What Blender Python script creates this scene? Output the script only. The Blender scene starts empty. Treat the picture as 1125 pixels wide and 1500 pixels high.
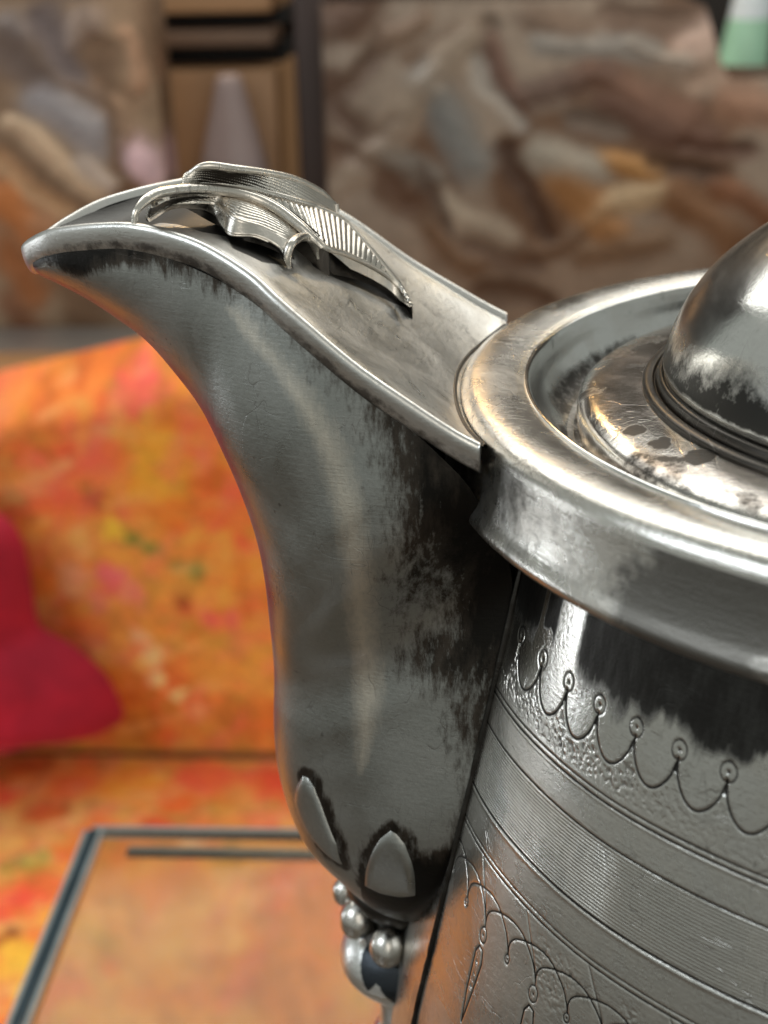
import bpy, math, random
import numpy as np
from mathutils import Matrix, Vector

# ------------------------------------------------------------------ scene, camera, lights
# geometry below is written in centimetres and scaled to metres by S
S = 0.01
scene = bpy.context.scene
COL = scene.collection
scene.render.engine = 'CYCLES'
scene.cycles.use_denoising = True
scene.cycles.max_bounces = 8
scene.cycles.sample_clamp_indirect = 6.0
scene.view_settings.view_transform = 'Standard'
scene.view_settings.look = 'None'
scene.view_settings.exposure = 0.52
scene.view_settings.gamma = 1.0

CAM_P = (-5.449, -13.588, 4.452)
PITCH, ROLL, YAW = math.radians(23.471), math.radians(-1.268), math.radians(-3.29)
F_PX = 2020.8
fw = Vector((math.sin(YAW)*math.cos(PITCH), math.cos(YAW)*math.cos(PITCH), -math.sin(PITCH)))
rt = fw.cross(Vector((0, 0, 1))).normalized(); up = rt.cross(fw)
r2 = math.cos(ROLL)*rt + math.sin(ROLL)*up; u2 = -math.sin(ROLL)*rt + math.cos(ROLL)*up
cd = bpy.data.cameras.new('camera'); cam = bpy.data.objects.new('camera', cd); COL.objects.link(cam)
cam.matrix_world = Matrix(((r2.x, u2.x, -fw.x, CAM_P[0]*S), (r2.y, u2.y, -fw.y, CAM_P[1]*S), (r2.z, u2.z, -fw.z, CAM_P[2]*S), (0, 0, 0, 1)))
cd.sensor_fit = 'VERTICAL'; cd.sensor_height = 24.0; cd.lens = F_PX/1500*24.0
cd.clip_start = 0.005; cd.clip_end = 50
cd.dof.use_dof = True; cd.dof.focus_distance = 0.137; cd.dof.aperture_fstop = cd.lens/1.65
scene.camera = cam

world = bpy.data.worlds.new('World'); scene.world = world; world.use_nodes = True
bg = world.node_tree.nodes['Background']
bg.inputs[0].default_value = (0.95, 1.0, 0.93, 1); bg.inputs[1].default_value = 0.25

def area(name, loc, target, sx, sy, radiance, col):
    l = bpy.data.lights.new(name, 'AREA'); l.shape = 'RECTANGLE'; l.size = sx*S; l.size_y = sy*S
    l.energy = radiance*math.pi*sx*sy*S*S; l.color = col
    o = bpy.data.objects.new(name, l); COL.objects.link(o)
    o.location = Vector(loc)*S
    d = Vector(target)-Vector(loc); o.rotation_euler = d.to_track_quat('-Z', 'Y').to_euler()
    return o
def bulb(name, loc, radius, watts, col):
    l = bpy.data.lights.new(name, 'POINT'); l.shadow_soft_size = radius*S; l.energy = watts; l.color = col
    o = bpy.data.objects.new(name, l); COL.objects.link(o); o.location = Vector(loc)*S
    return o
area('ceiling_light', (0, 135, 110), (0, 10, -10), 240, 170, 2.1, (0.99, 0.985, 0.93))
area('side_window', (-150, 44, -28), (-5, 0, -3), 8, 34, 11.0, (0.90, 0.95, 1.0))
area('window_light', (-180, -55, 110), (0, 10, -10), 52, 120, 3.4, (0.86, 0.94, 1.0))
area('window_light', (-130, -115, 110), (0, 10, -10), 52, 120, 3.4, (0.86, 0.94, 1.0))
area('front_light', (60, -150, 50), (0, 10, -10), 130, 110, 1.15, (1.0, 0.94, 0.84))
bulb('warm_lamp', (-22, 105, 62), 4.0, 3.5, (1.0, 0.62, 0.25))
bulb('small_warm_lamp', (45, 120, 58), 2.0, 0.8, (1.0, 0.75, 0.4))

# ------------------------------------------------------------------ measured shape data (cm)
AZ=np.radians(175.0)
SA=np.array([np.cos(AZ),np.sin(AZ),0.0]); SN=np.array([-np.sin(AZ),np.cos(AZ),0.0]); SN=-SN if SN[1]<0 else SN
def catmull(P,t):
    """Catmull-Rom through rows of P at t in 0..1"""
    P=np.asarray(P,float); t=np.atleast_1d(np.asarray(t,float)); n=len(P)
    x=np.clip(t,0,1)*(n-1); i=np.clip(x.astype(int),0,n-2); f=(x-i)[:,None]
    Q=np.vstack([2*P[0]-P[1],P,2*P[-1]-P[-2]])
    a,b,c,d=Q[i],Q[i+1],Q[i+2],Q[i+3]
    return .5*((2*b)+(-a+c)*f+(2*a-5*b+4*c-d)*f*f+(-a+3*b-3*c+d)*f**3)
# spout stations: edge s, z, half width ; keel s, z ; squareness of the section
ST=np.array([
 (9.98,1.16,0.02,10.03,1.13,2),
 (9.84,1.2,0.48,9.86,0.99,2),
 (9.5,1.36,0.78,9.62,0.88,2),
 (9.08,1.45,1,9.34,0.74,2),
 (8.64,1.52,1.2,9.05,0.55,2),
 (8.25,1.51,1.37,8.7,0.3,2.05),
 (7.85,1.42,1.52,8.42,-0.02,2.1),
 (7.4,1.25,1.68,8.14,-0.4,2.2),
 (6.95,0.98,1.86,7.88,-0.8,2.65),
 (6.45,0.6,2.02,7.71,-1.22,2.75),
 (5.9,0.22,2.1,7.59,-1.7,2.85),
 (5.45,-0.15,2.16,7.53,-2.15,2.95),
 (5.1,-0.6,2.1,7.52,-2.75,2.95),
 (4.78,-1.6,1.66,7.555,-3.5,2.95),
 (4.85,-2.6,1.68,7.6,-4.3,2.85),
 (5,-3.5,1.74,7.56,-4.95,2.75),
 (5.15,-4.3,1.8,7.35,-5.65,2.65),
 (5.27,-4.9,1.8,7.01,-6.22,2.2),
 (5.38,-5.4,1.7,6.59,-6.62,2.1),
 (5.48,-5.85,1.42,6.25,-6.86,2)])
def spout_pt(u,v):
    """u 0 tip .. 1 foot ; v 0 near edge, .5 keel, 1 far edge. returns (s,l,z)"""
    u=np.atleast_1d(u);v=np.atleast_1d(v)
    c=catmull(ST,u); m=2.0/c[:,5]
    t=np.pi*v
    sn=np.clip(np.sin(t),1e-9,1); cs=np.cos(t)
    A=sn**m; B=-np.sign(cs)*np.abs(cs)**m
    s=c[:,0]+(c[:,3]-c[:,0])*A; z=c[:,1]+(c[:,4]-c[:,1])*A; l=c[:,2]*B
    return np.stack([s,l,z],-1)
RIM=np.array([(10.03,1.29,.0),(10.01,1.31,.19),(9.94,1.37,.36),(9.80,1.46,.52),(9.50,1.60,.78),(9.08,1.70,1.00),(8.64,1.765,1.20),(8.39,1.775,1.32),(8.1,1.75,1.44),(7.70,1.655,1.58),(7.24,1.45,1.78),(6.95,1.25,1.92),(6.7,1.065,2.0),(6.2,.68,2.1),(5.67,.34,2.18),(5.30,.115,2.225),(5.06,-.01,2.235)])
def rim_at(s):
    o=np.argsort(RIM[:,0]); s=np.atleast_1d(s)
    r=catmull(RIM,np.linspace(0,1,1200)); o=np.argsort(r[:,0])
    return np.interp(s,r[o,0],r[o,1]),np.interp(s,r[o,0],r[o,2])
SAGX=np.linspace(4.6,10.2,300)
SAGY=np.interp(SAGX,[5,5.5,6.0,6.8,7.6,8.2,8.8,9.4,9.8,10],[.34,.30,.18,.07,.05,.10,.26,.30,.12,0])
_k=np.hanning(61);_k/=_k.sum()
SAGY=np.convolve(np.pad(SAGY,30,mode='edge'),_k,mode='valid')
def top_z(s,l):
    z,w=rim_at(s); q=np.clip(np.abs(l)/np.maximum(w,.05),0,1)
    sag=np.interp(s,SAGX,SAGY)
    return z-sag*(1-q**2.5)-.05*np.clip((q-.86)/.14,0,1)**2
def W(P):
    P=np.atleast_2d(P); return P[:,:1]*SA+P[:,1:2]*SN+P[:,2:3]*np.array([0,0,1.0])
ORN={'ridge':[(8.33,-1.65,1.853),(8.304,-1.614,1.972),(8.205,-1.369,2.065),(8.034,-1.107,2.068),(7.838,-0.892,2.036),(7.627,-0.66,1.968),(7.42,-0.538,1.88),(7.219,-0.531,1.779),(7.032,-0.566,1.652),
 (6.873,-0.601,1.525),(6.763,-0.583,1.413)],'blade_near':[(7.607,-0.618,1.901),(7.4,-0.334,1.8),(7.183,-0.227,1.678),(6.981,-0.21,1.523),(6.794,-0.344,1.366),(6.636,-0.013,1.215),(6.44,0.332,1.021),
 (6.24,0.563,0.819),(6.106,0.542,0.676),(6.005,0.376,0.57)],'blade_far':[(7.731,-0.502,2.026),(7.499,-0.329,1.935),(7.266,-0.13,1.824),(7.047,0.177,1.683),(6.815,0.468,1.512),(6.685,0.554,1.394),
 (6.462,0.501,1.158),(6.289,0.554,0.925),(6.148,0.586,0.724),(5.997,0.368,0.565)],'wing_top':[(8.216,-1.423,1.986),(8.068,-1.096,2.015),(7.859,-0.828,1.972),(7.644,-0.606,1.905),(7.435,-0.489,1.816),
 (7.234,-0.479,1.707),(7.058,-0.522,1.581),(6.941,-0.541,1.484)],'wing_low':[(8.325,-1.239,1.833),(8.168,-0.964,1.911),(7.959,-0.857,1.904),(7.766,-0.742,1.857),(7.531,-0.975,1.759),(7.325,-0.863,1.665),
 (7.131,-0.778,1.554),(7.061,-0.697,1.504)],'wing_skirt':[(8.347,-1.176,1.794),(8.193,-0.892,1.863),(7.984,-0.779,1.849),(7.799,-0.692,1.766),(7.583,-1.044,1.641),(7.342,-0.961,1.592),
 (7.137,-0.905,1.468),(7.02,-0.982,1.313)],'claw':[(7.013,-1.017,1.307),(7.018,-1.06,1.451),(6.98,-0.992,1.543),(6.939,-0.715,1.542),(6.886,-0.539,1.484),(6.883,-0.319,1.353),(6.873,-0.25,1.225)],'far_low':[(8.043,-0.975,2.07),
 (7.877,-0.73,2.066),(7.621,-0.534,2.006),(7.368,-0.295,1.895),(7.091,0.044,1.736),(6.944,0.389,1.606),(6.837,0.682,1.499)],'far_up':[(8.036,-0.851,2.159),(7.839,-0.828,2.247),(7.582,-0.644,2.19),
 (7.359,-0.289,2.091),(7.149,0.097,1.956),(6.967,0.47,1.763),(6.842,0.689,1.592)]}
UV={'boundary':[(0.0826,0.0857),(0.1263,0.1466),(0.1601,0.1578),(0.2089,0.082),(0.247,0.0634),(0.2764,0.046),(0.2946,0.0509),(0.3352,0.0335),(0.3621,0.0311),(0.3927,0.0075),(0.4221,0.0124),
 (0.4422,0.0062),(0.4565,0.0149),(0.479,0.0149),(0.4991,0.0186),(0.5253,0.036),(0.5616,0.0509),(0.5916,0.0634),(0.6341,0.087),(0.6648,0.1019),(0.7017,0.1081),(0.7205,0.0857),(0.7348,0.0596),
 (0.7492,0.046),(0.7742,0.0398),(0.7924,0.0273),(0.8211,0.0236),(0.8587,0.0261),(0.8655,0.036),(0.8593,0.0547),(0.8349,0.082),(0.8261,0.0957),(0.8255,0.123),(0.8355,0.1541),(0.8537,0.1839),
 (0.8643,0.2063)],'brown':[(0.4959,0.0137),(0.5503,0.0224),(0.6073,0.0323),(0.6567,0.0547),(0.6998,0.0758),(0.6923,0.1044),(0.641,0.087),(0.5897,0.0609),(0.5466,0.0435),(0.5122,0.0286)],'wear':[(0.6354,0.0286),
 (0.6529,0.0323),(0.6598,0.0211),(0.6785,0.0224),(0.7036,0.0261),(0.7129,0.036),(0.6979,0.0472),(0.6836,0.0745),(0.6698,0.0745),(0.666,0.0584),(0.6598,0.0485),(0.6754,0.0373),(0.6604,0.0373),
 (0.6429,0.0348)],'petal1':[(0.7655,0.2671),(0.7774,0.2945),(0.793,0.3156),(0.8086,0.3094),(0.8249,0.2895),(0.8405,0.2609),(0.8549,0.2323),(0.8612,0.2174),(0.8355,0.2038),(0.8168,0.2125),
 (0.7974,0.2224),(0.7774,0.2361),(0.7674,0.2522)],'petal2':[(0.8305,0.0932),(0.8349,0.1131),(0.8474,0.1367),(0.8668,0.1702),(0.8924,0.2112),(0.9081,0.1839),(0.9231,0.1354),(0.9312,0.0932),
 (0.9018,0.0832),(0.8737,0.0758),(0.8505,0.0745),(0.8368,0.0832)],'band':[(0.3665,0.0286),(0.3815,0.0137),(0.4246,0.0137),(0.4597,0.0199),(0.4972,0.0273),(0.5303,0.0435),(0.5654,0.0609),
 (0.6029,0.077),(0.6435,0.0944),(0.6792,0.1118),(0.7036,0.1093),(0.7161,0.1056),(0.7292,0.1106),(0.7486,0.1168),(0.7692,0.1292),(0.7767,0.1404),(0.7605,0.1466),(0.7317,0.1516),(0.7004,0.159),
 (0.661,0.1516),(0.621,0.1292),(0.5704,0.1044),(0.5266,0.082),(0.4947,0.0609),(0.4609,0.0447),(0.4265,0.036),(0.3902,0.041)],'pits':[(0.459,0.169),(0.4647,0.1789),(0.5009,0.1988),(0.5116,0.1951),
 (0.5103,0.1727),(0.723,0.2236),(0.7311,0.2137),(0.3064,0.1926),(0.3133,0.1963)]}
BACK=[(-29.63,-20.21,1.83,190,100,40),(-26.63,-18.57,1.02,205,80,60),(-24.46,-20.85,1.17,222,90,80),(-27.8,-21.89,1.28,226,120,60),(-27.22,-24.03,1.75,236,100,70),(-30.04,-23.59,1.46,180,100,40),
 (-23.25,-25.34,1.9,215,150,50),(-20.26,-23.61,1.32,232,100,70),(-19.13,-27.98,1.46,226,110,60),(-29.21,-27.1,1.53,228,100,66),(-32.25,-27.99,1.1,160,80,30),(-26.1,-29.25,0.73,212,180,60),
 (-27.14,-27.18,0.66,150,80,30),(-25.12,-30.02,0.58,120,125,50),(-23.92,-30.71,0.58,120,125,50),(-22.73,-31.53,0.55,125,125,50),(-21.29,-31.99,0.55,130,130,60),(-19.51,-30.7,0.88,225,150,70),
 (-26.47,-33.04,0.95,226,105,105),(-25.49,-33.98,0.66,230,120,110),(-27.47,-34.46,0.66,220,120,110),(-29.04,-33.05,0.95,215,150,110),(-29.41,-30.72,0.95,216,140,80),(-20.91,-35.53,0.51,226,95,90),
 (-19.62,-35.52,0.51,226,95,90),(-22.34,-34.68,0.58,160,90,40),(-25.11,-36.86,0.44,236,190,130),(-24.59,-38.32,0.51,238,195,135),(-24.28,-39.81,0.51,238,190,130),(-23.06,-41.06,0.44,235,185,125),
 (-22.06,-42.32,0.44,225,170,110),(-19.15,-38.29,2.19,206,145,70),(-29.13,-37.86,1.1,186,125,80),(-21.69,-43.34,1.46,192,130,62),(-17.53,-32.54,1.46,220,140,60),(-22.65,-27.99,0.95,200,110,40),
 (-20.81,-20.24,1.24,205,130,45),(-31.47,-35.44,1.1,200,130,90),(-25.17,-24.03,0.73,190,110,40),(-22.18,-22.33,0.91,200,120,45),(-25.52,-19.4,0.8,180,110,40),(-31.46,-21.88,1.1,210,120,50),
 (-19.4,-42.29,1.1,180,115,50),(-26.15,-43.39,1.1,170,110,45),(-23.06,-18.59,0.66,190,60,60),(-30.63,-18.55,0.73,170,120,50),(-30.25,-25.33,0.66,230,110,80),(-20.03,-26.21,0.66,190,100,40),
 (-17.99,-26.22,0.58,215,150,60),(-26.58,-21.9,0.51,190,60,50),(-25.45,-22.75,0.51,240,130,80),(-23.08,-21.07,0.51,150,90,30),(-28.5,-24.46,0.44,170,80,30),(-18.99,-22.77,0.51,215,150,60),
 (-18.06,-34.42,0.73,190,110,50),(-18.23,-30.24,0.58,225,90,70)]
SEAT=[(-32.45,59.58,1.57,180,90,40),(-29.86,58.12,1.54,226,105,45),(-25.96,58.2,1.69,226,140,50),(-21.34,59.03,1.52,232,90,60),(-16.97,58.74,1.67,230,85,60),(-33.54,57.31,1.11,232,80,50),
 (-29.86,50.49,0.88,140,135,50),(-31.06,50.46,0.72,120,125,50),(-30.02,47.0,1.39,236,80,60),(-28.43,48.21,0.93,230,90,60),(-28.15,51.61,1.04,222,120,50),(-28.54,42.66,1.26,240,165,60),
 (-29.19,44.23,0.53,120,60,30),(-19.49,55.46,0.65,150,130,50),(-19.12,53.1,0.64,140,130,50),(-27.17,40.43,0.94,242,180,80),(-27.73,38.74,0.85,230,110,50),(-22.84,46.6,0.98,200,80,55),
 (-21.67,48.36,1.15,205,150,90),(-18.01,48.45,1.29,205,150,95),(-16.52,50.29,0.85,140,90,70),(-23.78,43.3,1.1,195,130,80),(-22.62,39.83,0.49,235,165,100),(-23.0,41.78,0.43,235,165,100),
 (-18.8,43.95,1.6,196,135,80),(-16.15,40.72,0.42,235,180,140),(-15.09,39.32,0.48,238,190,150),(-14.27,38.19,0.48,238,180,140),(-14.68,46.23,1.25,190,125,75),(-12.79,42.04,1.41,170,110,66),
 (-30.37,55.24,1.08,190,90,40),(-26.61,53.61,0.97,236,110,60),(-23.39,54.01,0.89,200,90,50),(-22.67,56.81,1.08,210,100,40),(-27.05,45.93,0.91,240,150,60),(-27.57,43.73,0.74,235,110,55),
 (-20.64,50.2,0.78,200,110,80),(-13.53,39.13,0.89,200,80,70),(-20.39,40.85,1.06,185,125,70),(-25.21,41.72,0.73,205,120,60),(-26.26,48.85,0.78,235,170,100),(-14.56,52.22,0.94,235,160,100),
 (-17.22,54.14,0.96,225,90,60),(-12.5,46.85,0.74,210,100,80)]
RR=[(-15.83,-15.9,-3.94,-4.21,1.15,150,130,112,1),(-17.17,-10.79,-10.88,-4.09,0.94,84,60,44,-1),(-11.02,-10.88,-2.97,-3.29,0.73,96,78,64,-1),(-8.96,-8.93,-3.94,-4.21,0.84,160,142,122,1),
 (-2.96,-4.22,-0.89,-9.04,0.73,92,62,50,1),(-0.9,-8.56,6.0,-6.73,0.94,96,74,64,1),(4.52,-6.71,11.12,-9.7,1.15,112,80,64,1),(6.11,-9.14,13.22,-11.2,1.05,98,70,58,1),(-3.93,-5.63,-0.87,-10.52,0.52,150,140,130,-1),
 (0.99,-4.29,8.86,-4.89,0.84,142,134,126,1),(5.81,-2.51,11.66,-3.07,0.94,110,88,74,-1),(-6.93,-7.02,-3.88,-12.97,1.36,118,116,112,1),(-11.06,-12.38,-6.96,-13.94,1.05,120,110,100,1),(-14.13,-11.83,-9.05,-15.97,0.94,90,64,48,-1),
 (-8.5,-13.42,-5.94,-17.56,0.73,74,54,42,-1),(-5.93,-16.0,-1.77,-18.12,1.05,166,150,132,1),(-3.85,-18.1,-0.16,-20.25,1.15,92,68,54,-1),(-6.98,-18.07,-3.83,-20.22,0.94,112,84,62,1),(-1.86,-11.99,1.34,-17.63,0.63,66,44,32,-1),
 (0.7,-12.52,4.29,-13.57,1.15,158,148,134,1),(2.27,-14.05,6.51,-17.69,1.05,150,104,60,1),(5.41,-16.13,9.42,-14.64,0.94,176,150,118,1),(5.28,-13.08,9.33,-13.13,0.73,170,124,74,1),(9.3,-12.63,14.45,-14.2,0.73,72,52,40,-1),
 (10.97,-15.17,14.8,-18.81,1.26,120,84,56,1),(11.22,-11.17,16.34,-12.72,0.63,86,60,48,-1),(-0.7,-19.71,4.44,-17.67,0.84,106,80,60,1),(4.5,-19.23,9.65,-18.76,1.05,118,92,70,1),(-2.76,-22.37,1.49,-23.49,0.84,86,62,46,-1),
 (13.99,-8.29,17.08,-9.78,1.15,150,112,90,1),(14.52,-15.21,17.74,-17.29,0.94,120,78,52,1),(11.75,-4.47,13.11,-3.1,1.15,206,176,160,1),(-0.04,-2.41,3.9,-3.4,0.94,118,96,80,1),(-10.88,-4.09,-7.89,-2.27,0.84,120,96,78,1),
 (-15.33,-3.08,-11.82,-1.74,1.05,96,72,58,1),(-14.97,-6.9,-12.05,-10.86,1.05,90,66,52,-1),(3.15,-10.08,6.18,-10.61,0.84,100,86,76,-1),(10.97,-7.29,13.36,-6.37,0.63,150,124,106,-1),(7.36,-4.39,10.87,-5.86,0.52,176,160,146,1)]
RL=[(-36.7,-3.18,-34.63,-5.95,1.49,96,80,74,-1),(-33.66,-1.89,-31.62,-5.08,1.29,104,92,92,-1),(-34.8,-7.33,-31.58,-9.25,1.49,150,144,146,1),(-36.99,-9.18,-31.99,-13.09,0.59,206,176,146,1),
 (-38.23,-11.07,-34.16,-14.53,0.59,180,140,104,-1),(-29.99,-3.29,-29.9,-12.14,0.79,110,84,64,-1),(-28.55,-10.96,-27.63,-11.69,1.09,222,186,192,1),(-32.33,-11.63,-30.95,-12.61,0.79,190,170,156,1),
 (-37.62,-14.0,-35.85,-16.0,1.29,186,112,60,1),(-35.34,-16.01,-32.58,-18.56,1.19,150,116,90,1),(-38.58,-17.49,-36.91,-20.57,1.19,150,90,50,-1),(-31.15,-14.57,-29.01,-13.12,0.69,110,78,54,-1),
 (-28.47,-2.42,-27.85,-6.05,0.5,180,140,112,1),(-35.99,-1.41,-35.57,-1.86,0.99,120,108,104,1),(-29.44,-7.41,-28.69,-9.77,0.59,150,120,96,1),(-32.2,-5.98,-30.36,-6.93,0.69,126,104,90,1),
 (-38.6,-21.6,-37.3,-23.72,1.19,120,76,50,1),(-31.42,-3.27,-30.32,-1.95,0.69,140,120,108,1)]
CUSH=[(-31.91,-27.27),(-31.2,-28.0),(-30.76,-29.63),(-30.62,-31.77),(-30.52,-34.29),(-29.61,-35.07),(-28.37,-35.91),(-27.13,-37.22),(-26.38,-38.51),(-25.9,-40.59),(-26.71,-41.38),(-28.23,-41.6),
 (-29.97,-41.82),(-31.99,-42.49),(-34.03,-43.16)]
CAV=[[(8.74, 0.03), (8.77, 0.57), (8.55, 0.63), (8.17, 0.43), (7.83, -0.2), (7.61, -0.83), (7.84, -0.97), (8.2, -0.69)], [(7.64, -0.84), (7.43, -0.43), (7.22, -0.33), (7.06, -0.78), (7.26, -1.2), (7.48, -1.23)], [(6.99, 0.13), (6.76, 0.51), (6.51, 0.79), (6.23, 0.89), (6.13, 0.75), (6.45, 0.33), (6.73, -0.11), (6.9, -0.27)]]

# ------------------------------------------------------------------ helpers
rng = np.random.default_rng(7)
def thing(name, label, cat, loc=(0, 0, 0), group=None):
    o = bpy.data.objects.new(name, None); COL.objects.link(o); o.location = Vector(loc)*S
    o.empty_display_size = 0.02
    o['label'] = label; o['category'] = cat
    if group: o['group'] = group
    o['_o'] = loc
    return o
def org(parent):
    while parent is not None and parent.parent is not None: parent = parent.parent
    if parent is None or '_o' not in parent: return np.zeros(3)
    return np.array(list(parent['_o']))
def mesh(name, V, Fc, mat, parent=None, attrs=None, cols=None, smooth=True, kind=None, label=None):
    V = (np.asarray(V, float)-org(parent))*S
    me = bpy.data.meshes.new(name)
    Fc = np.asarray(Fc)
    if Fc.dtype != object and Fc.ndim == 2:
        k = Fc.shape[1]
        me.vertices.add(len(V)); me.vertices.foreach_set('co', V.ravel())
        me.loops.add(Fc.size); me.loops.foreach_set('vertex_index', Fc.ravel().astype(np.int32))
        me.polygons.add(len(Fc)); me.polygons.foreach_set('loop_start', np.arange(0, Fc.size, k, dtype=np.int32))
        me.update(calc_edges=True)
    else:
        me.from_pydata(V.tolist(), [], [list(f) for f in Fc]); me.update()
    me.validate()
    if smooth: me.polygons.foreach_set('use_smooth', np.ones(len(me.polygons), bool))
    for k, a in (attrs or {}).items():
        at = me.attributes.new(k, 'FLOAT', 'POINT'); at.data.foreach_set('value', np.asarray(a, np.float32).ravel())
    if cols is not None:
        at = me.attributes.new('print', 'FLOAT_COLOR', 'POINT')
        c4 = np.concatenate([cols, np.ones((len(cols), 1))], 1); at.data.foreach_set('color', c4.astype(np.float32).ravel())
    me.materials.append(mat)
    o = bpy.data.objects.new(name, me); COL.objects.link(o)
    if parent is not None: o.parent = parent
    if kind: o['kind'] = kind
    if label: o['label'] = label
    return o
def gridF(nu, nv, closeu=False, closev=False):
    a = np.arange(nu*nv).reshape(nu, nv)
    if closeu: a = np.vstack([a, a[:1]])
    if closev: a = np.hstack([a, a[:, :1]])
    return np.stack([a[:-1, :-1], a[1:, :-1], a[1:, 1:], a[:-1, 1:]], -1).reshape(-1, 4)
def join(parts):
    V, Fc, n = [], [], 0
    for v, f in parts:
        V.append(v); Fc.append(np.asarray(f)+n); n += len(v)
    return np.vstack(V), np.vstack(Fc)
def catm(P, n):
    return catmull(np.asarray(P, float), np.linspace(0, 1, n))
def arcres(P, n):
    d = np.r_[0, np.cumsum(np.linalg.norm(np.diff(P, axis=0), axis=1))]; t = np.linspace(0, d[-1], n)
    return np.stack([np.interp(t, d, P[:, i]) for i in range(P.shape[1])], 1)
def tube(P, r, seg=10, caps=True):
    P = np.asarray(P, float); n = len(P); r = np.broadcast_to(r, (n,)).astype(float)
    T = np.gradient(P, axis=0); T /= np.linalg.norm(T, axis=1)[:, None]+1e-12
    a = np.cross(T[0], [0, 0, 1.]);
    if np.linalg.norm(a) < .1: a = np.cross(T[0], [1., 0, 0])
    a /= np.linalg.norm(a); A = []
    for i in range(n):
        a = a-T[i]*(a@T[i]); a /= np.linalg.norm(a); A.append(a)
    A = np.array(A); B = np.cross(T, A); th = np.linspace(0, 2*np.pi, seg, endpoint=False)
    V = P[:, None]+r[:, None, None]*(np.cos(th)[None, :, None]*A[:, None]+np.sin(th)[None, :, None]*B[:, None])
    V = V.reshape(-1, 3)
    return V, gridF(n, seg, closev=True)
def taper(n, e=.15):
    t = np.linspace(0, 1, n); return np.clip(np.minimum(t, 1-t)/e, .25, 1)**.5
def inpoly(x, y, P):
    P = np.asarray(P); r = np.zeros(x.shape, bool); j = len(P)-1
    for i in range(len(P)):
        xi, yi = P[i]; xj, yj = P[j]
        if yi != yj:
            r ^= ((yi > y) != (yj > y)) & (x < (xj-xi)*(y-yi)/(yj-yi)+xi)
        j = i
    return r
def segdist(x, y, P, closed=False):
    P = np.asarray(P, float); d = np.full(x.shape, 1e9)
    if closed: P = np.vstack([P, P[:1]])
    for a, b in zip(P[:-1], P[1:]):
        ab = b-a; t = np.clip(((x-a[0])*ab[0]+(y-a[1])*ab[1])/max(ab@ab, 1e-12), 0, 1)
        d = np.minimum(d, np.hypot(x-a[0]-t*ab[0], y-a[1]-t*ab[1]))
    return d
def sm(x, a, b):
    t = np.clip((x-a)/(b-a), 0, 1); return t*t*(3-2*t)
def vnoise(x, y, seed=0):
    """smooth value noise in numpy"""
    r = np.random.default_rng(seed).random((64, 64)); xi = np.floor(x).astype(int); yi = np.floor(y).astype(int)
    fx = x-xi; fy = y-yi; fx = fx*fx*(3-2*fx); fy = fy*fy*(3-2*fy)
    g = lambda i, j: r[(i) % 64, (j) % 64]
    return (g(xi, yi)*(1-fx)+g(xi+1, yi)*fx)*(1-fy)+(g(xi, yi+1)*(1-fx)+g(xi+1, yi+1)*fx)*fy
def fbm(x, y, seed=0, o=4):
    s = 0; a = .5
    for i in range(o): s = s+a*vnoise(x*2**i, y*2**i, seed+i); a *= .5
    return s/(1-.5**o)
def lin(c):
    c = np.asarray(c, float)/255; return np.where(c <= .04045, c/12.92, ((c+.055)/1.055)**2.4)

# ------------------------------------------------------------------ materials
def mat(name):
    m = bpy.data.materials.new(name); m.use_nodes = True
    return m, m.node_tree.nodes, m.node_tree.links, m.node_tree.nodes['Principled BSDF']
def noise_node(N, L, scale, detail=6, rough=.6, stretch=(1, 1, 1), dist=0):
    tc = N.new('ShaderNodeTexCoord'); mp = N.new('ShaderNodeMapping'); mp.inputs['Scale'].default_value = tuple(scale*100*k for k in stretch)
    n = N.new('ShaderNodeTexNoise'); n.inputs['Scale'].default_value = 1; n.inputs['Detail'].default_value = detail; n.inputs['Roughness'].default_value = rough
    n.inputs['Distortion'].default_value = dist
    L.new(tc.outputs['Object'], mp.inputs[0]); L.new(mp.outputs[0], n.inputs['Vector']); return n
def ramp(N, L, src, stops):
    r = N.new('ShaderNodeValToRGB'); e = r.color_ramp.elements
    while len(e) < len(stops): e.new(.5)
    for el, (p, c) in zip(e, stops):
        el.position = p; el.color = (c, c, c, 1) if not hasattr(c, '__len__') else (*c, 1)
    L.new(src, r.inputs[0]); return r
def mixc(N, L, f, a, b, mode='MIX'):
    m = N.new('ShaderNodeMix'); m.data_type = 'RGBA'; m.blend_type = mode
    for s, v in ((m.inputs[0], f), (m.inputs[6], a), (m.inputs[7], b)):
        if hasattr(v, 'links') or hasattr(v, 'is_linked'): L.new(v, s)
        elif hasattr(v, '__len__'): s.default_value = (*v, 1)
        else: s.default_value = v
    return m.outputs[2]
def math_n(N, L, op, a, b=None, clamp=False):
    m = N.new('ShaderNodeMath'); m.operation = op; m.use_clamp = clamp
    for s, v in ((m.inputs[0], a), (m.inputs[1], b)):
        if v is None: continue
        if hasattr(v, 'is_linked'): L.new(v, s)
        else: s.default_value = v
    return m.outputs[0]
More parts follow.
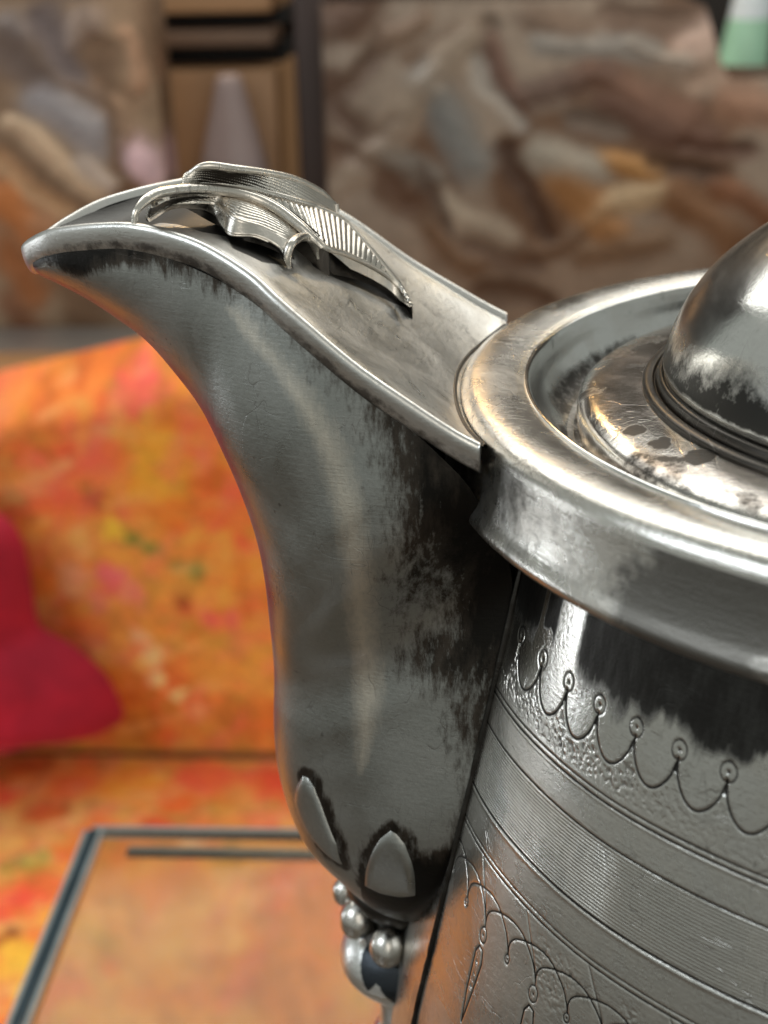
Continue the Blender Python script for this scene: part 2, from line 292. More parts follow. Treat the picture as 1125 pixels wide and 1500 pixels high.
def silver(name, base=(.60, .585, .55), rough=.30, blotch=.35, blotch_scale=.9, dark=(.030, .027, .024), mask=None, edge=.5, streak=(1, 1, 1), mask_rough=.42, scratch=.25, grain=.25, bump=.30, warm=(.42, .36, .30), painted_sheen=None, soft=.07, mid=None):
    m, N, L, b = mat(name)
    big = noise_node(N, L, blotch_scale, 7, .65, dist=.6)
    fine = noise_node(N, L, 22, 4, .7)
    f1 = ramp(N, L, big.outputs[0], [(.42, 0), (.62, 1)])
    c = mixc(N, L, math_n(N, L, 'MULTIPLY', f1.outputs[0], blotch), base, warm)
    f2 = ramp(N, L, fine.outputs[0], [(.35, .72), (.65, 1.0)])
    c = mixc(N, L, grain, c, f2.outputs[0], 'MULTIPLY')
    # small tarnish specks
    sp = noise_node(N, L, 7, 5, .75, dist=1.2); f3 = ramp(N, L, sp.outputs[0], [(.64, 0), (.72, 1)])
    c = mixc(N, L, math_n(N, L, 'MULTIPLY', f3.outputs[0], blotch*.8), c, (.12, .105, .09))
    if painted_sheen:
        ap = N.new('ShaderNodeAttribute'); ap.attribute_name = 'painted_sheen'
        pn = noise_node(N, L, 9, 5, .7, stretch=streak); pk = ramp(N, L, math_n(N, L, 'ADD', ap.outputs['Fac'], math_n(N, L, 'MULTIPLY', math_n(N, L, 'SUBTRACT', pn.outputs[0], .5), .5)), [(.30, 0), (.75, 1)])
        c = mixc(N, L, pk.outputs[0], c, painted_sheen)
    # hairline scratches: thin contour threads of stretched noise, kept to patches
    th_ = None
    for st_, sc0 in (((7, 1, 1.2), .55), ((1.2, 1, 6), .8), ((2, 5, 1.5), .7)):
        tn = noise_node(N, L, sc0, 2, .5, stretch=st_, dist=.3)
        tl = ramp(N, L, math_n(N, L, 'ABSOLUTE', math_n(N, L, 'SUBTRACT', tn.outputs[0], .5)), [(.0, 1), (.005, 0)])
        th_ = tl.outputs[0] if th_ is None else math_n(N, L, 'MAXIMUM', th_, tl.outputs[0])
    pm = noise_node(N, L, 1.7, 3, .6); pk_ = ramp(N, L, pm.outputs[0], [(.50, 0), (.60, 1)])
    thr = math_n(N, L, 'MULTIPLY', th_, pk_.outputs[0])
    c = mixc(N, L, math_n(N, L, 'MULTIPLY', thr, .55), c, (.16, .15, .14))
    rr = ramp(N, L, big.outputs[0], [(.3, max(rough-.10, .04)), (.7, rough+.12)])
    r_out = rr.outputs[0]; met = None
    ag = N.new('ShaderNodeAttribute'); ag.attribute_name = 'gloss'
    r_out = math_n(N, L, 'MULTIPLY', r_out, math_n(N, L, 'SUBTRACT', 1.0, math_n(N, L, 'MULTIPLY', ag.outputs['Fac'], .62)))
    if mask:
        at = N.new('ShaderNodeAttribute'); at.attribute_name = mask
        en = noise_node(N, L, 5, 6, .75, stretch=streak)
        e0 = math_n(N, L, 'MULTIPLY', math_n(N, L, 'SUBTRACT', en.outputs[0], .5), edge*2)
        k = ramp(N, L, math_n(N, L, 'ADD', at.outputs['Fac'], e0), [(.49-soft, 0), (.49+soft, 1)]).outputs[0]
        kk = math_n(N, L, 'MULTIPLY', k, math_n(N, L, 'MULTIPLY', at.outputs['Fac'], 3.0, True))
        e2 = noise_node(N, L, 2.6, 6, .7, stretch=streak)
        k2 = ramp(N, L, math_n(N, L, 'ADD', at.outputs['Fac'], math_n(N, L, 'MULTIPLY', math_n(N, L, 'SUBTRACT', e2.outputs[0], .5), .8)), [(.52, 0), (.80, 1)]).outputs[0]
        c = mixc(N, L, kk, c, mixc(N, L, k2, mid or dark, dark))
        mr = N.new('ShaderNodeMix'); mr.data_type = 'FLOAT'; L.new(kk, mr.inputs[0]); L.new(r_out, mr.inputs[2]); mr.inputs[3].default_value = mask_rough
        r_out = mr.outputs[0]
    L.new(c, b.inputs['Base Color']); L.new(r_out, b.inputs['Roughness']); b.inputs['Metallic'].default_value = 1
    sc = noise_node(N, L, 3, 3, .6, stretch=(1, 1, 14) if scratch else (1, 1, 1), dist=.4)
    hb = math_n(N, L, 'ADD', math_n(N, L, 'MULTIPLY', fine.outputs[0], .5), math_n(N, L, 'MULTIPLY', sc.outputs[0], scratch))
    hb = math_n(N, L, 'SUBTRACT', hb, math_n(N, L, 'MULTIPLY', thr, .25))
    bp = N.new('ShaderNodeBump'); bp.inputs['Strength'].default_value = bump; bp.inputs['Distance'].default_value = .0002
    L.new(hb, bp.inputs['Height']); L.new(bp.outputs[0], b.inputs['Normal'])
    return m
def printed(name, rough=.85, metallic=0., sheen=.0, bump=.0, weave=30):
    m, N, L, b = mat(name)
    at = N.new('ShaderNodeAttribute'); at.attribute_name = 'print'
    n = noise_node(N, L, weave*.1, 5, .6); r = ramp(N, L, n.outputs[0], [(.3, .82), (.7, 1.12)])
    c = mixc(N, L, 1.0, at.outputs['Color'], r.outputs[0], 'MULTIPLY')
    L.new(c, b.inputs['Base Color']); b.inputs['Roughness'].default_value = rough; b.inputs['Metallic'].default_value = metallic
    b.inputs['Sheen Weight'].default_value = sheen
    bp = N.new('ShaderNodeBump'); bp.inputs['Strength'].default_value = .4; bp.inputs['Distance'].default_value = .001
    L.new(noise_node(N, L, weave*.1, 4, .6).outputs[0], bp.inputs['Height']); L.new(bp.outputs[0], b.inputs['Normal'])
    return m
def plain(name, col, rough=.5, metallic=0., var=.15, scale=.5):
    m, N, L, b = mat(name)
    n = noise_node(N, L, scale, 5, .6); r = ramp(N, L, n.outputs[0], [(.3, 1-var), (.7, 1.0)])
    L.new(mixc(N, L, 1.0, col, r.outputs[0], 'MULTIPLY'), b.inputs['Base Color'])
    b.inputs['Roughness'].default_value = rough; b.inputs['Metallic'].default_value = metallic
    return m
M_body = silver('engraved_silver', rough=.27, blotch=.40, blotch_scale=.7, mask='groove', edge=.30, streak=(2.5, 2.5, .45), soft=.17, grain=.35, mid=(.06, .058, .054), dark=(.03, .028, .026), warm=(.50, .45, .38))
M_spout = silver('spout_silver', base=(.40, .405, .385), rough=.34, blotch=.12, mask='patina_and_shade', edge=.55, streak=(2.2, 2.2, .6), painted_sheen=(.74, .68, .59), soft=.13, mid=(.085, .070, .058), grain=.4, warm=(.44, .40, .36), dark=(.022, .020, .018), mask_rough=.36)
M_top = silver('worn_top_silver', base=(.74, .73, .70), rough=.34, blotch=.45, blotch_scale=1.3, mask='patina_and_shade', edge=.5, dark=(.055, .053, .05), mid=(.20, .185, .17), warm=(.56, .52, .48), soft=.12)
M_collar = silver('collar_silver', base=(.70, .68, .635), rough=.23, blotch=.4, mask='patina_and_shade', edge=.35, dark=(.17, .16, .145), scratch=.5, soft=.14, bump=.36)
M_lid = silver('lid_silver', base=(.62, .60, .56), rough=.16, blotch=.65, blotch_scale=1.1, mask='patina_and_shade', edge=.5, dark=(.05, .046, .042), warm=(.36, .30, .27), soft=.14)
M_dome = silver('dome_silver', base=(.80, .80, .77), rough=.20, blotch=.3, blotch_scale=.8, mask='patina_and_shade', edge=.45, dark=(.035, .034, .032), warm=(.42, .40, .37), soft=.20, bump=.14)
M_bud = silver('bud_silver', base=(.88, .88, .86), rough=.30, blotch=.2, mask='patina_and_shade', edge=.35, dark=(.048, .054, .062), streak=(1, 1, .5))
M_mirror = silver('mirror_silver', base=(.72, .72, .70), rough=.10, blotch=.25, mask='patina_and_shade', edge=.4, dark=(.06, .055, .05), soft=.15, bump=.12)
M_bead = silver('polished_bead_silver', base=(.72, .70, .66), rough=.22, blotch=.25)
M_orn = silver('ornament_silver', base=(.76, .72, .66), rough=.27, blotch=.3, mask='patina_and_shade', edge=.3, dark=(.06, .052, .045))
M_dark = silver('oxidised_shade_silver', base=(.05, .046, .042), rough=.33, blotch=.4, warm=(.09, .08, .07))
# ------------------------------------------------------------------ the pot
POT_Z = -19.0
pot = thing('silver_coffee_pot', 'tarnished silver coffee pot with engraved body, long spout and domed lid on glass table', 'coffee pot', (0, 0, POT_Z))

def body_r(z):
    return np.interp(z, BRX, BRY)
BRX = np.linspace(-19.2, -.5, 900); BRY = np.interp(BRX, [-19.0, -18.6, -18.2, -17.6, -16.6, -15.2, -13.0, -10.0, -7.0, -4.4, -2.87, -0.7],
                     [5.6, 5.75, 5.3, 4.7, 4.9, 6.0, 6.7, 6.45, 6.09, 5.542, 5.22, 4.79])
_k = np.hanning(35); _k /= _k.sum(); BRY = np.convolve(np.pad(BRY, 17, mode='edge'), _k, mode='valid')
def build_body():
    # azimuth columns: fine where engraving is seen, coarser round the back
    a = np.r_[np.arange(-172, -108, .125), np.linspace(-108, 188, 90)[:-1]]
    z = np.r_[np.arange(-.70, -2.0, -.02), np.arange(-2.0, -3.26, -.0125), np.arange(-3.26, -3.95, -.0066), np.arange(-3.95, -6.3, -.0125), np.arange(-6.3, -8.5, -.03), np.linspace(-8.5, -19, 70)]
    Z, A = np.meshgrid(z, a, indexing='ij'); R = body_r(Z); x = (A+145)*np.radians(1)*5.35; y = Z   # arc length in cm
    h = np.zeros(A.shape); g = np.zeros(A.shape)
    def line(d, w, dep, k=1.0):
        nonlocal h, g
        q = np.clip(1-d/w, 0, 1); q = q*q*(3-2*q); h -= dep*q*k; g = np.maximum(g, q*k)
    for zc, w in ((-2.835, .016), (-2.895, .020), (-3.248, .020), (-4.355, .014), (-4.410, .018), (-3.965, .026)):
        line(np.abs(Z-zc+.004*np.sin(A*.3)), w, .007)
    h += .003*(sm(Z, -2.94, -2.915)-sm(Z, -2.915, -2.90))             # a fine raised fillet under the double line
    h += .005*np.exp(-((Z+4.000)/.018)**2)
    # machined ribs, worn smooth to the right
    fade = .25+.75*sm(-A, 137, 141)*1.0
    ins = sm(Z, -3.945, -3.93)*(1-sm(Z, -3.28, -3.262))
    rib = .5+.5*np.cos((Z+3.26)/.0335*2*np.pi)
    h -= .0075*rib*ins*fade; g = np.maximum(g, rib*ins*fade*.50)
    # scalloped border: arcs between cusps, a ringed eye over each cusp
    cu = np.array([-161.76+5.36*i if i < 1 else v for i, v in enumerate([-161.76, -156.1, -150.7, -145.45, -140.15, -134.8, -129.4, -124.0, -118.6, -113.2])])
    near = Z > -2.75
    for i in range(len(cu)-1):
        c0, c1 = cu[i], cu[i+1]; t = np.linspace(0, 1, 15)
        px = (c0+(c1-c0)*t+145)*np.radians(1)*5.35; pz = -2.17-.365*np.sin(np.pi*t)**.55
        m = (np.abs(A-(c0+c1)/2) < 3.6) & (Z < -1.9) & near
        d = np.full(A.shape, 9.); d[m] = segdist(x[m], y[m], np.stack([px, pz], 1)); line(d, .022, .007)
    for c in cu:
        cx_ = (c+145)*np.radians(1)*5.35
        d = np.hypot(x-cx_, (y+2.09)*.9); line(np.abs(d-.080), .014, .006); line(d, .030, .012)
        line(np.where((Z < -2.15) & (Z > -2.3), np.abs(x-cx_), 9), .02, .018)
    # stippled ground under the scallops
    t = ((A-cu[0]) % 5.38)/5.38; lower = -2.17-.365*np.sin(np.pi*np.clip(t, 0, 1))**.55
    band = sm(lower-Z, .03, .06)*sm(Z, -2.80, -2.74)*(1-sm(A, -143, -128)*.8)
    st = vnoise(x*38, y*38, 3)*vnoise(x*55+7, y*50, 5)
    h -= .006*band*sm(st, .22, .42); g = np.maximum(g, band*sm(st, .28, .46)*.55)
    # interlaced arches with eyes and pendants under the lower double line
    P = 4.75; pk = -155.2-P
    for k in range(-1, 9):
        c = pk+k*P
        q = np.array([(c-4.95, -5.03), (c-5.0, -4.90), (c-4.3, -4.80), (c-2.6, -4.715), (c-.6, -4.665), (c+1.2, -4.68), (c+2.5, -4.75), (c+3.6, -4.84), (c+4.3, -4.95), (c+4.55, -5.02)])
        q = catm(q, 28); q[:, 0] = (q[:, 0]+145)*np.radians(1)*5.45
        m = (np.abs(A-c) < 6.2) & (Z < -4.5) & (Z > -5.2)
        d = np.full(A.shape, 9.); d[m] = segdist(x[m]*5.45/5.35, y[m], q); line(d, .020, .006, .95)
        ex = (c+4.6+145)*np.radians(1)*5.45; X5 = x*5.45/5.35
        big = k % 2 == 0
        rr_ = .10 if big else .055; zc = -5.13 if big else -5.07
        d = np.hypot(X5-ex, (y-zc)*.72); line(np.abs(d-rr_*.62), .013, .008); line(d, .022, .010)
        if big:
            # drop line into the eye, pendant under it
            q = catm([(c+1.2, -4.44), (c+2.4, -4.62), (c+3.6, -4.80), (c+4.3, -4.95), (c+4.6, -5.05)], 14); q[:, 0] = (q[:, 0]+145)*np.radians(1)*5.45
            m = (np.abs(A-c-3) < 4) & (Z < -4.4) & (Z > -5.2); d = np.full(A.shape, 9.); d[m] = segdist(X5[m], y[m], q); line(d, .015, .012, .7)
            e = c+4.6
            q = np.array([(e-.75, -5.36), (e-.2, -5.27), (e+.55, -5.29), (e+.85, -5.42), (e+.25, -5.85), (e-.35, -6.22), (e-.75, -5.85)]); q[:, 0] = (q[:, 0]+145)*np.radians(1)*5.45
            m = (np.abs(A-e) < 2.5) & (Z < -5.1) & (Z > -6.4); d = np.full(A.shape, 9.); d[m] = segdist(X5[m], y[m], q, True); line(d, .020, .010)
            for zz in (-5.45, -5.6, -5.75):
                line(np.hypot(X5-(e+.05+145)*np.radians(1)*5.45, y-zz), .035, .012, .5)
    sb = sm(A, -158, -150)*sm(-Z, 4.47, 4.6)*(1-sm(-Z, 5.4, 5.9))*sm(vnoise(A*.35, Z*1.3, 11), .5, .7)
    h -= .004*sb*sm(st, .24, .42); g = np.maximum(g, sb*sm(st, .32, .46)*.45)
    # engraving is only fine on the front; clear elsewhere
    Rh = R+h; Ar = np.radians(A)
    V = np.stack([Rh*np.cos(Ar), Rh*np.sin(Ar), Z], -1).reshape(-1, 3)
    # dark reflection and shade under the collar, painted into the colour
    pat_shade = (1-sm(-Z, 1.75, 2.35+0*Z+1.0*(fbm(A*.28, Z*.2, 21, 5)-.5)*2-.12))*.75*(1-sm(-A, 155.5, 159)*0)
    shine = np.exp(-((A+152.4)/2.1)**4)+np.exp(-((A+157.9)/.35)**2)                                   # gap in the dark that paints a bright reflection beside the spout
    pat_shade = pat_shade*(1-shine)*(1-.8*np.exp(-((A+129)/4.)**2)*sm(-Z, 1.9, 2.1))  # paler bar further right, painted as another reflection
    g = np.maximum(g, pat_shade)  # groove mask also carries the painted shade and reflections
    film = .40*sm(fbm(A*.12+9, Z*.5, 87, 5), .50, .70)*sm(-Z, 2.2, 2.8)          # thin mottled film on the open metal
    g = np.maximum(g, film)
    return V, gridF(len(z), len(a), closev=True), g.ravel(), (1-sm(-Z, 2.1, 2.7)).ravel()
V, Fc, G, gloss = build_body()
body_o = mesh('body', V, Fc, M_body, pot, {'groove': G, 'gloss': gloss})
# base disc
th = np.linspace(0, 2*np.pi, 96, endpoint=False)
def lathe(prof, n=200, cx=0., ey=1., res=None, smoothprof=True):
    p = np.asarray(prof, float)
    if smoothprof: p = arcres(catm(p, 400), res or 120)
    t = np.linspace(0, 2*np.pi, n, endpoint=False)
    V = np.stack([cx+p[:, :1]*np.cos(t), ey*p[:, :1]*np.sin(t), np.repeat(p[:, 1:2], n, 1)], -1)
    return V.reshape(-1, 3), gridF(len(p), n, closev=True), p, t
v, f, _, _ = lathe([(5.6, -18.999), (4.8, -18.995), (.02, -18.9)], 96, res=8)
mesh('base', v, f, M_dark, pot)

# seam bead where the spout is soldered on to the body
for sgn in (-1, 1):
    zz = np.linspace(-.9, -7.3, 160); azs = math.radians(175)-sgn*math.radians(19.35); rr_ = body_r(zz)+.015
    P_ = np.stack([rr_*math.cos(azs), rr_*math.sin(azs), zz], 1) if sgn == 1 else None
    azs = math.radians(180+14.35) if sgn == -1 else math.radians(175-19.35)
    P_ = np.stack([rr_*math.cos(azs), rr_*math.sin(azs), zz], 1)
    mesh('seam_bead', *tube(P_, (.026+.012*vnoise(zz*9, zz*0, 4))*1.0+0*vnoise(zz*5, zz*0, 4), 12), M_dark, pot)

# ---- spout
spout = None
def build_spout():
    nu, nv = 620, 420
    u = np.linspace(0, 1, nu); v = np.linspace(0, 1, nv); U, Vv = np.meshgrid(u, v, indexing='ij')
    P = spout_pt(U.ravel(), Vv.ravel())
    X = W(P)
    pat_shade = np.zeros(U.shape)
    v2 = np.minimum(Vv, 1-Vv)                                            # both sides wear alike
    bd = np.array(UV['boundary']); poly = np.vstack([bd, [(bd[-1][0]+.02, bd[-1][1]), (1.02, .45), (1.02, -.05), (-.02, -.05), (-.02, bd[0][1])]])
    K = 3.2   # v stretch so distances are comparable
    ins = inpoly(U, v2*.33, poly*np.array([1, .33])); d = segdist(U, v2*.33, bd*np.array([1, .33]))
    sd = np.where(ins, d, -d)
    pat_shade = .66*sm(sd, -.018, .020)+.34*sm(sd, .004, .050)
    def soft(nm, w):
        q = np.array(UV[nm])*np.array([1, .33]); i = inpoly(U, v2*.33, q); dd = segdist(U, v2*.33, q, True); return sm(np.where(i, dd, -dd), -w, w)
    pat_shade = pat_shade*(1-.22*soft('brown', .012)); pat_shade = pat_shade*(1-.42*soft('wear', .008))
    for n_, q in enumerate(UV['pits']):
        d = np.hypot((U-q[0])*(.5+.25*(n_ % 3)), (v2-q[1])*.33*(1.1+.4*(n_ % 2)))+.004*(fbm(U*300, v2*120, 19)-.5); pat_shade = np.maximum(pat_shade, .5*sm(-d, -.0035, -.0005))
    # tarnish lodged round the leaf tips
    for nm in ('petal1', 'petal2'):
        q = np.array(UV[nm])*np.array([1, .33]); dd = segdist(U, v2*.33, q, True); side = 1.0 if nm == 'petal2' else sm(q[:, 1].mean()+.012-v2*.33, -.004, .006); wid = .002+.007*fbm(U*60, v2*40, 77); pat_shade = np.maximum(pat_shade, .66*side*sm(wid-dd, -.008, .004))
    q = np.array(UV['band'])*np.array([1, .33]); i = inpoly(U, v2*.33, q); dd = segdist(U, v2*.33, q, True); sheen_mask = sm(np.where(i, dd, -dd), -.011, .011)*(.62+.5*fbm(U*14, v2*30, 91))  # pale reflection along the spout ridge, painted in as lighter metal
    return X, gridF(nu, nv), pat_shade.ravel(), sheen_mask.ravel()
X, Fc, pat_shade, sheen_mask = build_spout()
spout = mesh('spout', X, Fc, M_spout, pot, {'patina_and_shade': pat_shade, 'painted_sheen': sheen_mask})

# rolled rim: one band sweeping round from the ring, over the tip, and back
def build_rim():
    R_ = arcres(catm(RIM, 400), 260)[::-1]           # from ring to tip
    near = R_.copy(); near[:, 2] *= -1; far = R_[::-1][1:]
    C = np.vstack([near, far]); n = len(C)   # ends butt against the collar
    # centre line s, z, l
    dl = np.gradient(C[:, 2]); ds = np.gradient(C[:, 0]); nrm = np.hypot(dl, ds); k = np.ones(41)/41
    ox, oy = -dl/nrm, ds/nrm                           # outward (s,l)
    ox, oy = dl/nrm, -ds/nrm
    prof = np.array([(-.11, -.06), (-.07, -.02), (-.035, .008), (.005, .012), (.030, .0), (.044, -.022), (.048, -.05), (.040, -.12), (.020, -.20), (-.015, -.275), (-.06, -.31), (-.11, -.30), (-.14, -.26)])
    pf = arcres(catm(prof, 160), 30)
    s = C[:, None, 0]+ox[:, None]*pf[None, :, 0]; l = C[:, None, 2]+oy[:, None]*pf[None, :, 0]; z = C[:, None, 1]+pf[None, :, 1]
    V = W(np.stack([s, l, z], -1).reshape(-1, 3))
    pt = (sm(-pf[:, 1], .07, .20)*.52)[None]*(.55+.9*fbm(np.arange(n)[:, None]*.05, pf[None, :, 1]*6+3, 15)); pt = np.maximum(pt, (sm(-pf[:, 1], .25, .31)*.8)[None]); pt = pt*(1-.6*np.exp(-((C[:, 0]-10)/.5)**2))[:, None]; pt = pt.ravel()  # lower face painted darker for the shade on its down-turned side
    m_ = len(pf); g_ = gridF(n, m_); e0 = V[:m_].mean(0); e1 = V[-m_:].mean(0); V = np.vstack([V, e0, e1]); k0 = len(V)-2
    i_ = np.arange(m_-1); c0 = np.stack([i_+1, i_, np.full(m_-1, k0), np.full(m_-1, k0)], 1)
    cap = [np.array([[a_, b_, k0] for a_, b_ in zip(i_+1, i_)]), np.array([[a_+(n-1)*m_, b_+(n-1)*m_, k0+1] for a_, b_ in zip(i_, i_+1)])]
    F_ = [tuple(q) for q in g_]+[tuple(q) for c_ in cap for q in c_]
    return V, np.array(F_, dtype=object), np.r_[pt, .5, .5]
V, Fc, pt = build_rim()
mesh('rim', V, Fc, M_top, spout, {'patina_and_shade': pt})

def build_top():
    ns, nl = 420, 200
    s = np.linspace(9.97, 5.06, ns); q = np.linspace(-1, 1, nl); zr, w = rim_at(s)
    Sg = np.repeat(s[:, None], nl, 1); Lg = q[None]*(w[:, None]-.015); Zg = np.array([top_z(s[i], Lg[i]) for i in range(ns)])
    # tuck the end under the collar in the middle; at its corners it stops where the rim stops
    # soft dents and the valley line beside the rim
    Zg += .012*(fbm(Sg*1.1+3, Lg*1.1, 31)-.5)
    pat_shade = .40*sm(fbm(Sg*1.6, Lg*2.4, 41), .46, .66)*sm(6.6-Sg, 0, .8)*sm(Sg, 5.1, 5.4)
    pat_shade = np.maximum(pat_shade, .42*np.exp(-((Lg+.75-(Sg-6.0)*-.35)/.18)**2)*sm(Sg, 5.9, 6.3)*(1-sm(Sg, 7.0, 7.6)))
    pat_shade = np.maximum(pat_shade, sm(Sg, 8.3, 8.6)*1.0)
    pat_shade = np.maximum(pat_shade, 1.0*(1-sm(segdist(Sg, Lg, CAV[0]+CAV[0][:1]), .04, .12)))
    for cv_ in CAV:  # shade of the hollows under the palmette, painted on the plate
        i_ = inpoly(Sg, Lg, cv_); dd_ = segdist(Sg, Lg, cv_, True); pat_shade = np.maximum(pat_shade, 1.0*sm(np.where(i_, dd_, -dd_), -.09, .01))
    return W(np.stack([Sg, Lg, Zg], -1).reshape(-1, 3)), gridF(ns, nl), pat_shade.ravel()
V, Fc, pt = build_top()
mesh('top_plate', V, Fc, M_top, spout, {'patina_and_shade': pt})

# solder fillet between top plate and ring
yy = np.linspace(-2.12, 2.0, 90); sx = np.sqrt(5.55**2-(yy/.97)**2)-.08
zz = np.array([float(top_z(np.array([a_]), np.array([b_]))[0]) for a_, b_ in zip(sx, yy)])
mesh('solder_line', *tube(W(np.stack([sx, yy, zz], 1)), .024, 10), M_dark, spout)

# ---- leaf tips laid on the foot of the spout
def petal(nm, mirror=False):
    q = np.array(UV[nm]); cu_, cv = q.mean(0)
    n = 72; rad = 14
    ring = arcres(np.vstack([q, q[:1]]), n+1)[:-1]
    rs = np.linspace(0, 1, rad)
    U = cu_+(ring[None, :, 0]-cu_)*rs[:, None]; Vv = cv+(ring[None, :, 1]-cv)*rs[:, None]
    if mirror: Vv = 1-Vv
    e = 1e-3
    P0 = W(spout_pt(U.ravel(), Vv.ravel())); Pu = W(spout_pt(U.ravel()+e, Vv.ravel())); Pv = W(spout_pt(U.ravel(), Vv.ravel()+e))
    N_ = np.cross(Pu-P0, Pv-P0); N_ /= np.linalg.norm(N_, axis=1)[:, None]+1e-12
    c = W([(6.2, 0, -5.5)])[0]; N_ *= np.sign(((P0-c)*N_).sum(1))[:, None]
    hh = np.repeat((.036*(1-rs**8)+(-.02)*rs**8)[:, None], n, 1).ravel()
    V = P0+N_*hh[:, None]
    return mesh('leaf_tip', V, gridF(rad, n, closev=True), M_spout, spout, {'patina_and_shade': np.repeat(sm(rs, .9, 1.0)*.9, n), 'painted_sheen': np.full(rad*n, .05)})
petal('petal1'); petal('petal2'); petal('petal2', True)

# ---- drop below the spout: neck, berries, bud
def axis_lathe(s0, l0, prof, n=64, res=60):
    p = arcres(catm(prof, 300), res); t = np.linspace(0, 2*np.pi, n, endpoint=False)
    s = s0+p[:, :1]*np.cos(t); l = l0+p[:, :1]*np.sin(t); z = np.repeat(p[:, 1:2], n, 1)
    return W(np.stack([s, l, z], -1).reshape(-1, 3)), gridF(len(p), n, closev=True)
neck = mesh('drop_neck', *axis_lathe(6.02, 0, [(.02, -6.2), (.55, -6.3), (.84, -6.62), (.80, -6.86), (.66, -7.0), (.58, -7.15), (.60, -7.4), (.68, -7.58), (.45, -7.75), (.02, -7.8)]), M_dark, pot)
def ball(c, r, sq=1.0):
    a = np.linspace(0, np.pi, 20); t = np.linspace(0, 2*np.pi, 32, endpoint=False)
    V = np.stack([np.sin(a)[:, None]*np.cos(t), np.sin(a)[:, None]*np.sin(t), np.repeat(np.cos(a)[:, None]*sq, 32, 1)], -1).reshape(-1, 3)*r
    return V+W([c])[0], gridF(20, 32, closev=True)
for s_, l_, z_, r_ in ((6.95, .28, -7.24, .165), (6.69, -.32, -7.17, .225), (6.25, -.80, -7.16, .215), (6.30, .80, -7.16, .21)):
    mesh('berry', *ball((s_, l_, z_), r_, 1.25), M_bead, pot)
    mesh('berry_stem', *tube(W([(6.02, 0, -6.95), ((s_+6.02)/2, l_/2, -7.02), (s_, l_, z_)]), .10, 10), M_dark, pot)
bv, bf = axis_lathe(6.22, 0, [(.02, -7.48), (.50, -7.50), (.66, -7.62), (.745, -7.82), (.755, -7.98), (.69, -8.14), (.55, -8.32), (.40, -8.46), (.29, -8.62), (.25, -8.85), (.27, -9.05), (.36, -9.2), (.38, -9.35), (.28, -9.55), (.02, -9.6)], 120, 110)
sc_ = bv@SA-6.22; lc_ = bv@SN; az_ = np.degrees(np.arctan2(lc_, sc_))
flame = np.interp(az_, [-130, -112, -98, -88, -76, -66, -58, -46, 0], [-8.5, -8.4, -8.30, -8.10, -7.85, -8.02, -7.85, -7.5, -7.4])  # outline of the dark flame-shaped reflections painted on the bud
bud = mesh('bud', bv, bf, M_bud, pot, {'patina_and_shade': .8*sm(bv[:, 2]-flame, -.03, .10)})
# ---- palmette ornament standing over the spout
orn = None
def thick(o, t=.045):
    m_ = o.modifiers.new('thickness', 'SOLIDIFY'); m_.thickness = t*S; m_.offset = 0; return o
def C3(k, n): return arcres(catm(W(ORN[k]), 300), n)
def loft(a, b, n, m, bow=0., ridge=None):
    A_ = C3(a, n) if isinstance(a, str) else a; B_ = C3(b, n) if isinstance(b, str) else b; t = np.linspace(0, 1, m)[None, :, None]
    P = A_[:, None]*(1-t)+B_[:, None]*t; P[..., 2] += bow*4*(t*(1-t))[..., 0]
    g = np.zeros(P.shape[:2])
    if ridge:
        cnt, slant, dep = ridge; ph = np.linspace(0, 1, n)[:, None]*cnt+slant*np.linspace(0, 1, m)[None]
        w = .5+.5*np.cos(ph*2*np.pi); w = w**.7; win = np.clip(np.minimum(np.linspace(0, 1, m), 1-np.linspace(0, 1, m))*8, 0, 1)[None]
        P[..., 2] -= dep*(1-w)*win; g = (1-w)*win*.78
    return P.reshape(-1, 3), gridF(n, m), g.ravel()
V, Fc, g = loft('blade_near', 'blade_far', 520, 40, .02, (34, .15, .020))
orn = thick(mesh('palmette', V, Fc, M_orn, pot, {'patina_and_shade': g}, label='raised palmette with ribbed centre leaf on top of the spout'))
def part(nm, vf, m=None, g=None): return mesh(nm, vf[0], vf[1], m or M_orn, orn, {'patina_and_shade': g if g is not None else np.zeros(len(vf[0]))})
V, Fc, g = loft('wing_top', 'wing_low', 360, 60, .03, (4, 9.0, .024)); thick(part('side_leaf', (V, Fc), None, g))
V, Fc, g = loft('far_low', 'far_up', 360, 60, .02, (9, 7.0, .026)); thick(part('side_leaf', (V, Fc), None, g))
# down-turned edges: wall under near side of blade, skirts under the wings
def skirt(key, n, drop):
    A_ = C3(key, n); B_ = A_.copy(); B_[:, 2] -= drop; B_[:, 1] -= .02
    t = np.linspace(0, 1, 6)[None, :, None]; P = A_[:, None]*(1-t)+B_[:, None]*t; return P.reshape(-1, 3), gridF(n, 6)
part('leaf_edge', skirt('blade_near', 160, .13*np.interp(np.linspace(0, 1, 160), [0, .45, .6, .9, 1], [0, .1, 1, 1, .1])))
V, Fc, g = loft('wing_low', 'wing_skirt', 120, 8); thick(part('leaf_edge', (V, Fc), None, g), .06)
ff = C3('far_up', 120); lo = ff.copy(); lo += SN*.35; lo[:, 2] -= .28; V, Fc, g = loft(ff, lo, 120, 8); part('leaf_edge', (V, Fc), None, g)
for key, r in (('ridge', .045), ('blade_near', .026), ('blade_far', .034), ('wing_low', .030), ('claw', .040), ('far_low', .034), ('far_up', .036)):
    P_ = C3(key, 120); part('edge_bead', tube(P_, 1.15*r*taper(120, .12), 10))
P_ = C3('ridge', 120)+SN*.10+np.array([0, 0, .01]); part('edge_bead', tube(P_, .028*taper(120, .1), 10))
